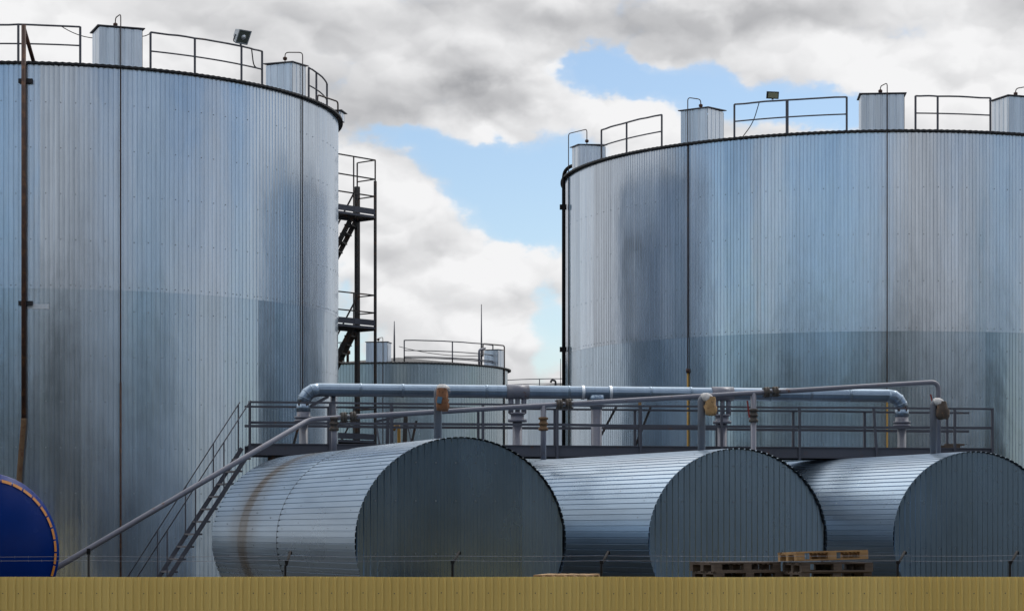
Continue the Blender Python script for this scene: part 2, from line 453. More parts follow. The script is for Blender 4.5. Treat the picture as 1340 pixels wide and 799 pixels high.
# pale joint strip on the wall beside the bracket
a0,a1=T1.phi(36),T1.phi(64)
mb=MB(); n=8
for i in range(n+1):
    aa=a0+(a1-a0)*i/n
    mb.v.append(T1.pt(aa,T1.R+.026,T1.z(404,aa))); mb.v.append(T1.pt(aa,T1.R+.026,T1.z(398,aa)))
for i in range(n): mb.face([2*i,2*i+2,2*i+3,2*i+1],0,False,[(i*.1,0),((i+1)*.1,0),((i+1)*.1,.1),(i*.1,.1)])
obj('patch_strip',mb,M['pale'],t1)
# bracket line between tank and far pipes
# ---- rusty standpipe
a=T1.phi(31,T1.R+.2); b=T1.phi(25,T1.R+.2)
sp=thing('standpipe','tall rust brown pipe standing against the left tank, kinked orange at its foot','pipe',T1.pt(a,T1.R+.2,0))
zt=T1.z(33,a,T1.R+.2); zk=T1.z(548,a,T1.R+.2)
mb=MB(); aa=T1.phi(44,T1.R-.4)
mb.tube([T1.pt(a,T1.R+.2,zk),T1.pt(a,T1.R+.2,zt)],.062,10)
obj('pipe',mb,M['rust'],sp)
mb=MB(); mb.tube([T1.pt(a,T1.R+.2,zt-.05),T1.pt(aa,T1.R-.4,T1.zr+.12)],.055,8); obj('top_branch',mb,M['rust'],sp)
mb=MB(); mb.tube(fillet([T1.pt(a,T1.R+.2,zk+.02),T1.pt(a,T1.R+.2,zk-.1),T1.pt(b,T1.R+.2,T1.z(625,b,T1.R+.2)),T1.pt(b,T1.R+.25,.2)],.2,4),.072,10)
obj('foot_pipe',mb,M['rustlight'],sp)
for py in (107,397):
    mb=MB(); p=T1.pt(a,T1.R+.1,T1.z(py,a)); mb.bar(p-Vector((.14,0,0)),p+Vector((.22,0,0)),.10,.11); obj('bracket',mb,M['eave'],sp)
# ---- right tank
T2=Tank(11.4,75.64,9.64,EYE+(HY-172)/F*66,EYE+(HY-433)/F*66,.106)
t2=thing('storage_tank','wide ribbed galvanised storage tank at the right with four metal boxes on its rim','storage tank',T2.c,'big galvanised storage tanks')
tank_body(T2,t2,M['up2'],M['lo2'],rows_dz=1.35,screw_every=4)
railing(T2,t2,(787,820,866)); railing(T2,t2,(961,1030,1108),double=(1,)); railing(T2,t2,(1198,1227,1296)); railing(T2,t2,(1352,1420,1500))
c1=roof_box(T2,t2,753,788,184,depth=.9,lidtilt=R_(-3))
c2=roof_box(T2,t2,891,947,142,depth=.9,lidtilt=R_(-2))
c3=roof_box(T2,t2,1124,1183,124,depth=.9)
c4=roof_box(T2,t2,1298,1362,127,depth=.9)
box_riser(T2,t2,744,175,c1,768,.2)
box_riser(T2,t2,900,128,c2,917,.2,low=485)
box_riser(T2,t2,1161,109,c3,1152,.2,low=520)
box_riser(T2,t2,1349,113,c4,1329,.2)
# black downpipe at its left edge
bp=T2.phi(738.5,T2.R+.12); 
dp=thing('downpipe','black pipe with a hooked top running down the left edge of the right tank','pipe',T2.pt(bp,T2.R+.14,0))
mb=MB(); zt=T2.z(228,bp)
mb.tube(fillet([T2.pt(bp,T2.R+.14,.2),T2.pt(bp,T2.R+.14,zt+.1),T2.pt(bp+.05,T2.R-.1,zt+.25),T2.pt(bp+.09,T2.R-.4,T2.zr+.05)],.25,6),.06,10)
obj('pipe',mb,M['black'],dp)
for py in (271,457):
    mb=MB(); p=T2.pt(bp,T2.R+.1,T2.z(py,bp)); mb.box(p-Vector((.06,.0,0)),(.22,.12,.16)); obj('bracket',mb,M['black'],dp)
# ---- far tank between them
T3=Tank(-5.17,104.9,4.95,EYE+(HY-475)/F*100,EYE+(HY-610)/F*100,.15)
t3=thing('storage_tank','smaller dull storage tank far behind, between the two big tanks','storage tank',T3.c)
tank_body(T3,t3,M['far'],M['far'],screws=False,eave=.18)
railing(T3,t3,(380,450),hgt=.95); railing(T3,t3,(529,592,645),hgt=1.0); railing(T3,t3,(529,592,645),hgt=.28,mid=.22)
d1=roof_box(T3,t3,479,512,448,depth=.9,lidw=.04); d2=roof_box(T3,t3,635,658,457,depth=.7,lidw=.03)
box_riser(T3,t3,501,441,d1,495,.3)
a=T3.phi(660,T3.R+.05); riser(T3,t3,[T3.pt(a,T3.R+.05,.3),T3.pt(a,T3.R+.05,T3.z(452,a)),T3.pt(a-.25,T3.R-.5,T3.z(452,a)+.02),T3.pt(a-.25,T3.R-.5,T3.zr+.5)],.03)
a=T3.phi(627,T3.R-.3); riser(T3,t3,[T3.pt(a,T3.R-.3,T3.zr),T3.pt(a,T3.R-.3,T3.zr+.75),T3.pt(a+.1,T3.R-.3,T3.zr+.85)],.05,'pipe')
for px in (447,455):
    a=T3.phi(px,T3.R-.3); mb=MB(); p=T3.pt(a,T3.R-.3,T3.zr); mb.lathe(p,(0,0,1),[(.06,0),(.06,.45),(.12,.45),(.12,.6),(.07,.62),(.07,.72)],8); obj('roof_valve',mb,M['rust'],t3)
for px,yt,lab in ((630,398,'tall thin lightning rod beside the right end of the far tank railing'),(516,420,'thin lightning rod beside the left box of the far tank')):
    a=T3.phi(px,T3.R-.5); p=T3.pt(a,T3.R-.5,T3.zr-.02); z1=EYE+(HY-yt)/F*p.y
    mb=MB(); mb.tube([p,Vector((p.x,p.y,T3.zr+1.2)),Vector((p.x,p.y,z1))],[.045,.035,.018],6)
    solo('lightning_rod',mb,M['rail'],lab,'lightning rod','lightning rods on the far tank')
# sagging line along the far railing
# ---- farthest tank
T4=Tank(3.4,141.0,6.0,EYE+(HY-506)/F*135,EYE+(HY-620)/F*135,.15)
t4=thing('storage_tank','pale storage tank farthest away, seen in the gap below the big pipe','storage tank',T4.c)
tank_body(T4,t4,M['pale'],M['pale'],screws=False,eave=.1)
railing(T4,t4,(655,706,770,800),hgt=.48,mid=.2)
a=T4.phi(727,T4.R-.3); mb=MB(); p=T4.pt(a,T4.R-.3,T4.zr-.02)
mb.tube(fillet([p,p+Vector((0,0,.42)),p+Vector((-.25,0,.45)),p+Vector((-.28,0,.3))],.12,4),.06,8); obj('roof_valve',mb,M['eave'],t4)
p=T4.pt(T4.phi(733.5,T4.R-.3),T4.R-.3,T4.zr-.02); mb=MB(); mb.tube([p,p+Vector((0,0,1.7))],.02,5)
solo('lightning_rod',mb,M['rail'],'short thin rod at the gap beside the right tank edge','lightning rod')

# ---- floodlights and cables on the railings
def floodlight(name,label,pos,yaw,pitch,big):
    pos=Vector(pos)
    t=thing(name,label,'floodlight',pos,'floodlights on the tank railings')
    rot=Matrix.Rotation(yaw,3,'Z')@Matrix.Rotation(pitch,3,'X')
    if big:
        c=pos+Vector((0,0,.29)); mb=MB(); fr,bk,dp=.205,.12,.31
        q=[(-bk,dp/2,-bk*.8),(bk,dp/2,-bk*.8),(bk,dp/2,bk*.8),(-bk,dp/2,bk*.8),(-fr,-dp/2,-fr),(fr,-dp/2,-fr),(fr,-dp/2,fr),(-fr,-dp/2,fr),
           (-fr+.03,-dp/2,-fr+.03),(fr-.03,-dp/2,-fr+.03),(fr-.03,-dp/2,fr-.03),(-fr+.03,-dp/2,fr-.03),
           (-bk,dp/2-.12,-bk*.8),(bk,dp/2-.12,-bk*.8),(bk,dp/2-.12,bk*.8),(-bk,dp/2-.12,bk*.8)]
        mb.v=[c+rot@Vector(p) for p in q]
        mb.face([0,3,2,1])
        for i in range(4):
            j=(i+1)%4; mb.face([i,j,4+j,4+i]); mb.face([4+i,4+j,8+j,8+i]); mb.face([8+i,8+j,12+j,12+i])
        mb.face([12,13,14,15])
        obj('housing',mb,M['lampbody'],t)
        gl=MB(); gl.v=[c+rot@Vector((x*(fr-.035),-dp/2+.015,z*(fr-.035))) for x,z in ((-1,-1),(1,-1),(1,1),(-1,1))]; gl.face([0,1,2,3]); obj('glass',gl,M['lampglass'],t)
        bu=MB(); bu.lathe(c+rot@Vector((0,-dp/2+.008,0)),rot@Vector((0,-1,0)),[(.075,0),(.07,.02),(.0005,.04)],12); obj('lens',bu,M['pale'],t)
    else:
        c=pos+Vector((0,0,.13)); mb=MB(); mb.box(c,(.36,.07,.21),rot); obj('housing',mb,M['black'],t)
        gl=MB(); gl.box(c+rot@Vector((0,-.04,0)),(.30,.016,.15),rot); obj('glass',gl,M['ledglass'],t)
    yk=MB(); yk.tube([pos,pos+Vector((0,0,.07))],.03,6)
    w=.24 if big else .19
    if big: yk.tube(fillet([c+rot@Vector((-w*.75,0,0)),c+rot@Vector((-w*.75,0,-.22)),c+rot@Vector((w*.75,0,-.22)),c+rot@Vector((w*.75,0,0))],.08,4),.015,6)
    obj('yoke',yk,M['rail'],t)
    return t
a=T1.phi(315,T1.R-.3)
floodlight('floodlight','big grey square floodlight on the left tank railing, tilted down',T1.pt(a,T1.R-.3,T1.zr+1.1),R_(42),R_(32),True)
a=T2.phi(1011,T2.R-.3)
floodlight('floodlight','small black floodlight with a yellowish panel on the right tank railing',T2.pt(a,T2.R-.3,T2.zr+1.12),R_(12),R_(14),False)
def cable(pts,label,r=.014):
    mb=MB(); mb.tube(pts,r,5); return solo('cable',mb,M['black'],label,'cable')
pa=T1.pt(T1.phi(329,T1.R-.3),T1.R-.3,T1.zr+1.1); pb=T1.pt(T1.phi(343,T1.R-.3),T1.R-.3,T1.zr+.58)
cable(fillet([pa,pa+Vector((.06,0,-.5)),pb+Vector((-.1,0,.02)),pb],.3,6),'black cable hanging from the rail behind the big floodlight',.018)
pa=T2.pt(T2.phi(993,T2.R-.3),T2.R-.33,T2.zr+1.08); pb=T2.pt(T2.phi(968,T2.R-.3),T2.R-.33,T2.zr+.02)
cable(fillet([pa,pa.lerp(pb,.5)+Vector((.10,0,-.05)),pb],.6,8),'thin cable dropping from the right tank railing below the small black floodlight')
pa=T1.pt(T1.phi(79,T1.R-.3),T1.R-.3,T1.zr+1.08); pb=T1.pt(T1.phi(121,T1.R-.3),T1.R-.3,T1.zr+.8)
cable(sag(pa,pb,.06),'thin wire sagging from the left tank railing to the tall box',.012)
pa=T1.pt(T1.phi(186,T1.R-.3),T1.R-.3,T1.zr+.95); pb=T1.pt(T1.phi(197,T1.R-.3),T1.R-.3,T1.zr+1.06)
cable(sag(pa,pb,.02),'short wire between the tall box and the railing post right of it',.012)
pa=T3.pt(T3.phi(522,T3.R-.3),T3.R-.3,T3.zr+.75); pb=T3.pt(T3.phi(630,T3.R-.3),T3.R-.28,T3.zr+.5)
cable(sag(pa,pb,.15),'wire sagging along the far tank railing',.014)

# ------------------------------------------------------------------ stair tower beside the left tank
D0=72.0; Cn=P(491,285,D0); ax=Vector((-.66,-.75,0)); bx_=Vector((-.75,.66,0)); Cn.z=0
st=thing('stair_tower','dark steel stair tower with open landings against the right side of the left tank','stair tower',Cn)
def tp(i,j,z): return Vector((Cn.x,Cn.y,z))+ax*i+bx_*j
LW,LB=1.75,.80
zl=[EYE+(HY-py)/F*D0 for py in (283,428,577)]
for (i,j,w,ztop) in ((0,0,.068,EYE+(HY-237)/F*D0),(0,LB,.125,EYE+(HY-241)/F*D0),(LW,LB,.12,zl[0]+.1)):
    mb=MB(); p=tp(i,j,0); mb.bar(p,(p.x,p.y,ztop),w,w,up=bx_); obj('post',mb,M['steel'],st)
for k,z in enumerate(zl):
    dk=MB(); 
    c=tp(LW/2,LB/2,z); rot=Matrix((ax,bx_,Vector((0,0,1)))).transposed()
    for q in range(9): dk.box(c+bx_*((q-4)*LB/9.),(LW,.055,.03),rot)
    for q in (0,1,2): dk.box(tp(LW*q/2,LB/2,z-.05),(.05,LB,.08),rot)
    d=obj('landing',dk,M['steel'],st)
    tb=MB()
    tb.box(tp(LW/2,-.015,z+.13),(LW,.02,.18),rot); tb.box(tp(LW/2,-.0,z-.03),(LW,.05,.07),rot)
    tb.box(tp(LW/2,LB,z-.06),(LW,.05,.10),rot); tb.box(tp(-.01,LB/2,z-.06),(.05,LB,.10),rot)
    obj('toe_board',tb,M['walk'],d)
    hs=(.62,1.16,1.76) if k==0 else (.45,1.0)
    for h in hs:
        mb=MB(); mb.bar(tp(LW,0,z+h),tp(0,0,z+h),.038); mb.bar(tp(0,0,z+h),tp(0,LB*(.97),z+h),.034); obj('rail',mb,M['steel'],d)
    mb=MB(); mb.bar(tp(.95,0,z),tp(.95,0,z+hs[-1]),.042); obj('rail_post',mb,M['steel'],d)
    if k==0:
        mb=MB(); mb.bar(tp(0,0,z+.9),tp(0,0,z+hs[-1]),.045); obj('rail_post',mb,M['steel'],d)
        mb=MB(); mb.bar(tp(0,LB,z+.9),tp(0,LB,z+hs[-1]),.045); obj('rail_post',mb,M['steel'],d)
    # flight going down and away behind the tank
    fd=Vector((-.985,.17,0)).normalized(); fn=Vector((-.17,-.985,0)).normalized()
    s0=tp(0.02,LB*.98,z); slope=1.85; L=1.9
    e0=s0+fd*L-Vector((0,0,L*slope))
    for sgn,nm in ((0,'stringer'),(1,'stringer')):
        mb=MB(); o=fn*(.62*sgn); mb.bar(s0+o,e0+o,.04,.15,up=(0,0,1)); fl=obj(nm,mb,M['steel'],d)
    for q in range(1,13):
        c=s0+fd*(L*q/13)-Vector((0,0,L*slope*q/13))+fn*.31
        mb=MB(); mb.box(c,(.62,.24,.04),Matrix((fn,fd,Vector((0,0,1)))).transposed()); obj('tread',mb,M['steel'],d)
    mb=MB(); mb.bar(s0+Vector((0,0,1.0)),e0+Vector((0,0,1.0)),.045); mb.bar(s0+Vector((0,0,1.0)),s0,.04); obj('hand_rail',mb,M['steel'],d)
mb=MB(); mb.bar(tp(0.02,.02,.0),tp(0.02,.02,.02),.3); mb.bar(tp(0.02,LB,.0),tp(0.02,LB,.02),.3); obj('base_plate',mb,M['steel'],st)

# ------------------------------------------------------------------ horizontal clad tanks
def horizontal_tank(label,px,py,Rt,D,ang,L,sx,joint,shellm,legs=3):
    cz=EYE+(HY-py)/F*D; X=(px-CX)/F*D
    t=thing('horizontal_tank',label,'horizontal tank',(X,D,0),'horizontal clad tanks in a row',local=True,rotz=ang)
    n=int(2*math.pi*Rt/.103); prof=((0,1),(.74,1),(.79,0),(.94,0)); h=.014
    mb=MB(); secs=[(0,joint,Rt),(joint-.04,L,Rt-.02)]
    for (y0,y1,rr) in secs:
        b=len(mb.v); cols=[]
        for i in range(n):
            for fr,o in prof:
                a=2*math.pi*(i+fr)/n; cols.append((i+fr)/n*2*math.pi*rr)
                r=rr-h+o*h
                for y in (y0,y1): mb.v.append(Vector((-math.sin(a)*r*sx,y,cz-math.cos(a)*r)))
        m=len(cols)
        for j in range(m):
            j2=(j+1)%m; u1=cols[j2] if j2 else 2*math.pi*rr
            mb.face([b+2*j,b+2*j+1,b+2*j2+1,b+2*j2],0,False,[(cols[j],y0),(cols[j],y1),(u1,y1),(u1,y0)])
    jr=MB(); jr.lathe((0,joint-.012,cz),(0,1,0),[(Rt-.03,0),(Rt+.002,0),(Rt+.002,.014),(Rt-.03,.014)],96,0,True,sx)
    obj('joint_seam',jr,M['eave'],t)
    # screws along the flats
    y=.5
    while y<L-.3:
        off=random.randrange(3)
        for i in range(n):
            if (i+off)%3: continue
            if random.random()<.45: continue
            a=2*math.pi*(i+.35)/n
            if not (.15*math.pi<a<1.2*math.pi): continue
            rr=Rt if y<joint else Rt-.012
            yy=y+random.uniform(-.07,.07)
            mb.bolt(Vector((-math.sin(a)*rr*sx,yy,cz-math.cos(a)*rr)),(-math.sin(a),0,-math.cos(a)),.012,.008,1)
        y+=.95
    obj('shell',mb,[shellm,M['screw']],t)
    for nm,yy,sg in (('front_cap',.075,-1),('rear_cap',L-.1,1)):
        mb=MB(); rr=Rt-.02; pit=.117; xs=[]
        k=int(rr*sx*2/pit)+1
        for i in range(k+1):
            for fr,o in ((0,0),(.50,0),(.60,1),(.90,1)):
                x=-k*pit/2+(i+fr)*pit
                if abs(x)<rr*sx: xs.append((x,o))
        for x,o in xs:
            zz=math.sqrt(max(0,rr*rr-(x/sx)**2))
            for z in (-zz,0,zz): mb.v.append(Vector((x,yy+sg*(.013*o),cz+z)))
        for i in range(len(xs)-1):
            x0,x1=xs[i][0],xs[i+1][0]
            for q in (0,1):
                v=[3*i+q,3*i+3+q,3*i+4+q,3*i+1+q]
                mb.face(v if sg<0 else v[::-1],0,False,[(mb.v[w].x,mb.v[w].z) for w in (v if sg<0 else v[::-1])])
        # row of screws
        for z in (-1.2,-.25,.62,1.25):
            for i in range(0,k,3):
                x=-k*pit/2+(i+.25)*pit
                if abs(x)<rr*sx*.97 and math.sqrt(max(0,rr*rr-(x/sx)**2))>abs(z)+.08:
                    mb.bolt(Vector((x,yy,cz+z+.05)),(0,sg,0),.015,.01,1)
        obj(nm,mb,[M['cap'],M['screw']],t)
    for q in range(legs):
        y=L*(.12+.76*q/(legs-1)); mb=MB()
        mb.box((0,y,(cz-Rt*.80)/2),(Rt*1.3,.4,cz-Rt*.80)); obj('saddle',mb,M['concrete'],t)
    return t,X,D,cz,ang
A1=R_(22)
h1=horizontal_tank('nearest horizontal clad tank with a brown stain band round its far end',605,708,1.73,37.9,A1,9.24,1.08,4.55,M['shellS'])
h2=horizontal_tank('middle horizontal clad tank with wooden pallets in front of its end',968,706,1.62,40.5,R_(27),8.6,1.155,6.9,M['shell'])
h3=horizontal_tank('horizontal clad tank at the right end of the row, cut by the frame',1278,703,1.68,44.6,A1,9.0,1.12,7.2,M['shell'])

# ------------------------------------------------------------------ walkway over the tanks
W0=P(325,580,46.9); W1=P(1300,589,49.6); W0.z=W1.z=0
wd=(W1-W0).normalized(); wn=Vector((-wd.y,wd.x,0)); ZT=EYE+(HY-580.5)/F*46.9
def wk(px,off=0.0,z=0.0):
    k=(px-CX)/F; s_=(k*W0.y-W0.x)/(wd.x-k*wd.y)
    p=W0+wd*s_+wn*off; p.z=z; return p
WL=(W1-W0).length; OFFW=1.45
wt=thing('walkway','long grey raised walkway with railings crossing above the horizontal tanks','walkway',W0)
rotw=Matrix((wd,wn,Vector((0,0,1)))).transposed()
ZM=ZT-.11
for off,in_ in ((0,1),(OFFW,-1)):
    mb=MB(); c=W0+wd*(WL/2)+wn*off
    mb.box((c.x,c.y,ZM),(WL,.012,.215),rotw)
    for z in (ZM+.11,ZM-.11): mb.box(Vector((c.x,c.y,z))+wn*(.03*in_*-1*-1)-wn*(.03),(WL,.075,.012),rotw)
    obj('beam',mb,M['walk'],wt)
mb=MB(); c=W0+wd*(WL/2)+wn*(OFFW/2); mb.box((c.x,c.y,ZT+.012),(WL-.1,OFFW-.12,.01),rotw); obj('deck',mb,M['tread'],wt)
for off in (0,OFFW):
    for h,r,nm in ((.85,.025,'top_rail'),(.44,.04,'mid_rail')):
        mb=MB(); pts=[W0+wd*(WL*i/10)+wn*off+Vector((0,0,ZT+h+random.uniform(-.01,.01))) for i in range(11)]
        if nm=='mid_rail':
            for a_,b_ in zip(pts[:-1],pts[1:]): mb.bar(a_,b_,.02,.055)
        else:
            for a_,b_ in zip(pts[:-1],pts[1:]): mb.bar(a_,b_,.045,.04)
        obj(nm,mb,M['walk'],wt)
for px in (327,432,512,632,729,838,944,1046,1147,1249,1298):
    mb=MB(); a=wk(px,-.02,ZM-.16 if px<1298 else ZM); b=wk(px+(0 if px!=1147 else -4),-.02,ZT+.86); mb.bar(a,b,.05,.05,up=wn); obj('post',mb,M['walk'],wt)
for px in (332,438,524,640,743,851,961,1064,1160,1271):
    k=wk(px,0,0); mb=MB(); a=wk(px,OFFW+.02,ZM); b=wk(px,OFFW+.02,ZT+.86); mb.bar(a,b,.05,.05,up=wn); obj('post',mb,M['walk'],wt)
for px in (360,560,760,960,1160,1280):
    for off in (.12,OFFW-.12):
        mb=MB(); mb.bar(wk(px,off,0),wk(px,off,ZM-.12),.12); obj('support_leg',mb,M['steel'],wt)
# diagonal braces behind the walkway
for (pa,ya,pb,yb,nm) in ((807,531,783,576,'brace'),(852,531,832,582,'brace'),(545,550,536,592,'brace'),(398,530,384,582,'brace')):
    mb=MB(); D=wk(pa,OFFW+.1).y; mb.bar(P(pa,ya,D),P(pb,yb,D),.055,.05); obj(nm,mb,M['steel'],wt)

# ---- access stair going down to the left
sa=thing('access_stair','steep grey metal stair with handrails climbing from behind the yellow fence to the walkway','stairs',P(222,752,46.6)*1)
OFF[sa.name]=Vector(sa.location)
top=P(326,592,46.85); dirn=Vector((-103/F*46.8,0,-160/F*46.8)); dirn=dirn/abs(dirn.z)   # per metre of drop
drop=top.z-.02
wv=Vector((-.30,.66,0))
dx=Vector((dirn.x,.02,0))
def sp_(t,w): return top+Vector((dirn.x*t,0.0,-t))+wv*w
for w in (0,1):
    mb=MB(); mb.bar(sp_(-.12,w),sp_(drop,w),.085,.05,up=(0,1,0)); obj('stringer',mb,M['walk'],sa)
nst=int(drop/.257)
for i in range(nst+1):
    t=.12+i*.257
    if t>drop-.05: break
    c=sp_(t,.5); mb=MB(); lx=Vector((1,0,0)); ly=wv.normalized(); lz=Vector((0,0,1))
    b=len(mb.v); e=.13
    for zz in (-.018,.018):
        for (xx,ww) in ((-.05,-.02),(.11,-.02),(.11,1.04),(-.05,1.04)):
            p=sp_(t,ww); mb.v.append(Vector((p.x+xx,p.y,p.z+zz)))
    for q in ((3,2,1,0),(4,5,6,7),(0,1,5,4),(1,2,6,5),(2,3,7,6),(3,0,4,7)): mb.face(list(q))
    obj('tread',mb,M['tread'],sa)
for w in (0,1):
    mb=MB(); q=[sp_(-.05,w)+Vector((0,0,1.02)),sp_(drop-.35,w)+Vector((0,0,1.02))]; mb.tube(q,.014,6); ho=obj('hand_rail',mb,M['walk'],sa)
    for t in (0.0,.8,1.7,2.6,3.5):
        mb=MB(); a=sp_(t,w); mb.bar(a,a+Vector((0,0,1.02)),.026); obj('rail_post',mb,M['walk'],sa)

# ------------------------------------------------------------------ big clad pipe along the walkway
ip=thing('insulated_pipe','thick metal clad pipe running level above the walkway, bent down at both ends','pipe',wk(413,.7,ZT))
rP=.137
def cz_(py,p): return EYE+(HY-py)/F*p.y
def cladtube(mb,a,b,r,n=20,u0=0,mi=0):
    a=Vector(a); b=Vector(b); L=(b-a).length; t=(b-a).normalized(); x=t.cross(Vector((0,0,1))).normalized(); y=x.cross(t); bb=len(mb.v)
    for p in (a,b):
        for k in range(n+1):
            an=2*math.pi*k/n; mb.v.append(p+(x*math.cos(an)+y*math.sin(an))*r)
    for k in range(n):
        mb.face([bb+k,bb+n+1+k,bb+n+2+k,bb+k+1],mi,True,[(u0,k*.05),(u0+L,k*.05),(u0+L,(k+1)*.05),(u0,(k+1)*.05)])
pa=wk(420,.75); pb=wk(1178,.75); pa.z=cz_(508,pa); pb.z=cz_(519,pb)
Zp=(pa.z+pb.z)/2+.0; pa.z=pb.z=Zp
mb=MB(); nseg=14
for i in range(nseg):
    a=pa.lerp(pb,i/nseg); b=pa.lerp(pb,(i+1)/nseg)
    cladtube(mb,a-(b-a)*.01,b,rP+random.uniform(-.003,.004),u0=i*1.3)
for i in range(1,nseg):
    a=pa.lerp(pb,i/nseg); mb.tube([a-wd*.03,a+wd*.03],rP+.007,20)
body=obj('pipe_run',mb,M['clad'],ip)
def elbow(start,dr,r,n=5,bend=.24):
    """segmented bend from direction dr to straight down"""
    pts=[]
    for i in range(n+1):
        t=math.pi/2*i/n; pts.append(start+dr*(bend*math.sin(t))-Vector((0,0,bend*(1-math.cos(t)))))
    return pts
for end,dr,hole in ((pa,-wd,True),(pb,wd,True)):
    mb=MB(); pts=elbow(end,dr,rP,4,.30); pts[0]=end-dr*.02
    mb.tube(pts,rP+.006,20)
    for p,q,r_ in zip(pts[:-2],pts[1:-1],pts[2:]):
        e=((r_-p).normalized())*.012; mb.tube([q-e,q+e],rP+.012,20)
    low=pts[-1]; mb.tube([low,low-Vector((0,0,.16))],rP+.012,20)
    eo=obj('elbow',mb,M['clad'],ip)
    mb=MB(); hc=low+Vector((.0,-rP-.003,-.0)); mb.lathe(hc+Vector((.0,.02,0)),(0,-1,0),[(.085,0),(.075,.012)],14,sx=1.25); obj('open_seam',mb,M['rusthole'],eo)
    mb=MB(); z=low.z-.16
    mb.lathe(Vector((low.x,low.y,z)),(0,0,-1),[(rP*.9,-.02),(rP*1.05,0),(rP*1.05,.10),(.19,.10),(.19,.14),(.165,.14),(.165,.17),(.19,.17),(.19,.21),(.10,.21)],20); obj('flange',mb,M['pipe'],ip)
    mb=MB(); mb.tube([Vector((low.x,low.y,z-.2)),Vector((low.x,low.y,.3))],.095,14); obj('down_pipe',mb,M['pipelight'],ip)
# branch stands along the run
def stand(px,saddle):
    p=wk(px,.75); p.z=Zp
    if saddle:
        mb=MB(); mb.tube([p-wd*.24,p+wd*.24],rP+.018,20); s=obj('tee_sleeve',mb,M['pipe'],ip)
        for sx_ in (-.14,.14):
            mb=MB(); q=p+wd*sx_; mb.tube([q-Vector((0,0,.08)),q-Vector((0,0,.46))],.055,12); obj('branch',mb,M['pipe'],s)
        mb=MB(); q=p-wn*.02; mb.tube([q-Vector((0,0,.08)),q-Vector((0,0,.46))],.05,12); obj('branch',mb,M['pipelight'],s)
        mb=MB(); q=p-Vector((0,0,.44)); mb.lathe(q,(0,0,-1),[(.17,0),(.17,.04),(.14,.04),(.14,.14),(.20,.14),(.20,.2),(.13,.2)],16); obj('flange',mb,M['pipe'],s)
        mb=MB(); mb.tube([q-Vector((0,0,.18)),Vector((q.x,q.y,.3))],.10,14); obj('down_pipe',mb,M['pipe'],s)
    else:
        mb=MB(); mb.lathe(p-Vector((0,0,.06)),(0,0,-1),[(.20,0),(.20,.10),(.115,.30)],18); s=obj('reducer',mb,M['clad'],ip)
        for sx_ in (-.30,.30):
            mb=MB(); mb.tube([p+wd*(sx_-.03),p+wd*(sx_+.03)],rP+.014,20); obj('band',mb,M['pale'],s)
        mb=MB(); q=p-Vector((0,0,.3)); mb.tube([q,Vector((q.x,q.y,.3))],.115,14); obj('down_pipe',mb,M['pipe'],s)
stand(685,True); stand(790,False); stand(957,True)
q=wk(441,.85); mb=MB(); mb.tube([Vector((q.x,q.y,Zp-.05)),Vector((q.x,q.y,Zp-.62)),Vector((q.x,q.y,.3))],.06,12); obj('down_pipe',mb,M['pipelight'],ip)
q=pa-wd*-.30; mb=MB(); mb.bar(pa+wd*.22-Vector((0,0,rP)),pa-wd*.18-Vector((0,0,.36)),.10,.06); obj('gusset',mb,M['walk'],ip)

# ------------------------------------------------------------------ thin pipe with risers
vp=thing('thin_pipe','slim grey pipe slanting up past the stair and along above the horizontal tanks','pipe',P(200,700,39)*1)
OFF[vp.name]=Vector(vp.location)
key=[(30,768,37.3),(405,548.5,44.0),(437,545,44.2),(735,526.5,45.3),(1005,510,46.0),(1228,499.5,46.1)]
kp=[P(*k) for k in key]; endp=P(1228,600,46.1)
mb=MB(); mb.tube(fillet([kp[0],kp[1],kp[5],endp],.17,6),.049,12); obj('pipe_run',mb,M['pipe'],vp)
def onrun(px):
    k=(px-CX)/F; a,b=kp[1],kp[5]; d=b-a; t=(k*a.y-a.x)/(d.x-k*d.y); return a+d*t
for px in (455,737,1008):
    p=onrun(px); d=(kp[5]-kp[1]).normalized(); mb=MB()
    for o in (-.09,.09):
        mb.lathe(p+d*(o-.025),d,[(.06,-.02),(.105,0),(.105,.035),(.085,.035),(.085,.05),(.105,.05),(.105,.085),(.06,.10)],14)
        for k in range(6):
            an=2*math.pi*k/6; y=d.cross(Vector((0,0,1))).normalized(); z=y.cross(d)
            mb.bar(p+d*(o-.06)+(y*math.cos(an)+z*math.sin(an))*.088,p+d*(o+.10)+(y*math.cos(an)+z*math.sin(an))*.088,.024)
    obj('flange',mb,M['flange'],vp)
for px,yb,fy,mat in ((437,603,556,'flange'),(711,601,556,'rustlight'),(986,None,545,'flange')):
    p=onrun(px); zb=EYE+(HY-yb)/F*p.y if yb else .2
    mb=MB(); mb.tube([p,Vector((p.x,p.y,zb))],.055,12); ro=obj('riser',mb,M['pipe'],vp)
    z=EYE+(HY-fy)/F*p.y; mb=MB()
    mb.lathe(Vector((p.x,p.y,z)),(0,0,-1),[(.06,-.16),(.095,-.15),(.095,-.11),(.07,-.11),(.07,-.05),(.09,-.05),(.09,-.01),(.07,-.01),(.07,.05),(.095,.05),(.095,.10),(.06,.11)],14)
    obj('valve',mb,M[mat],ro)
    if px==986:
        mb=MB(); mb.bar((p.x-.09,p.y-.06,z-.02),(p.x-.13,p.y-.08,z+.32),.03,.02); obj('lever',mb,M['red'],ro)
mb=MB(); p=endp; q=P(1217,535,46.0); mb.bar((p.x-.1,p.y-.06,q.z-.02),(p.x-.17,p.y-.07,q.z+.30),.03,.02); obj('lever',mb,M['red'],vp)
# support under the right end riser
mb=MB(); mb.tube([endp,endp-Vector((0,0,.06))],.07,12); obj('foot_collar',mb,M['pipe'],vp)

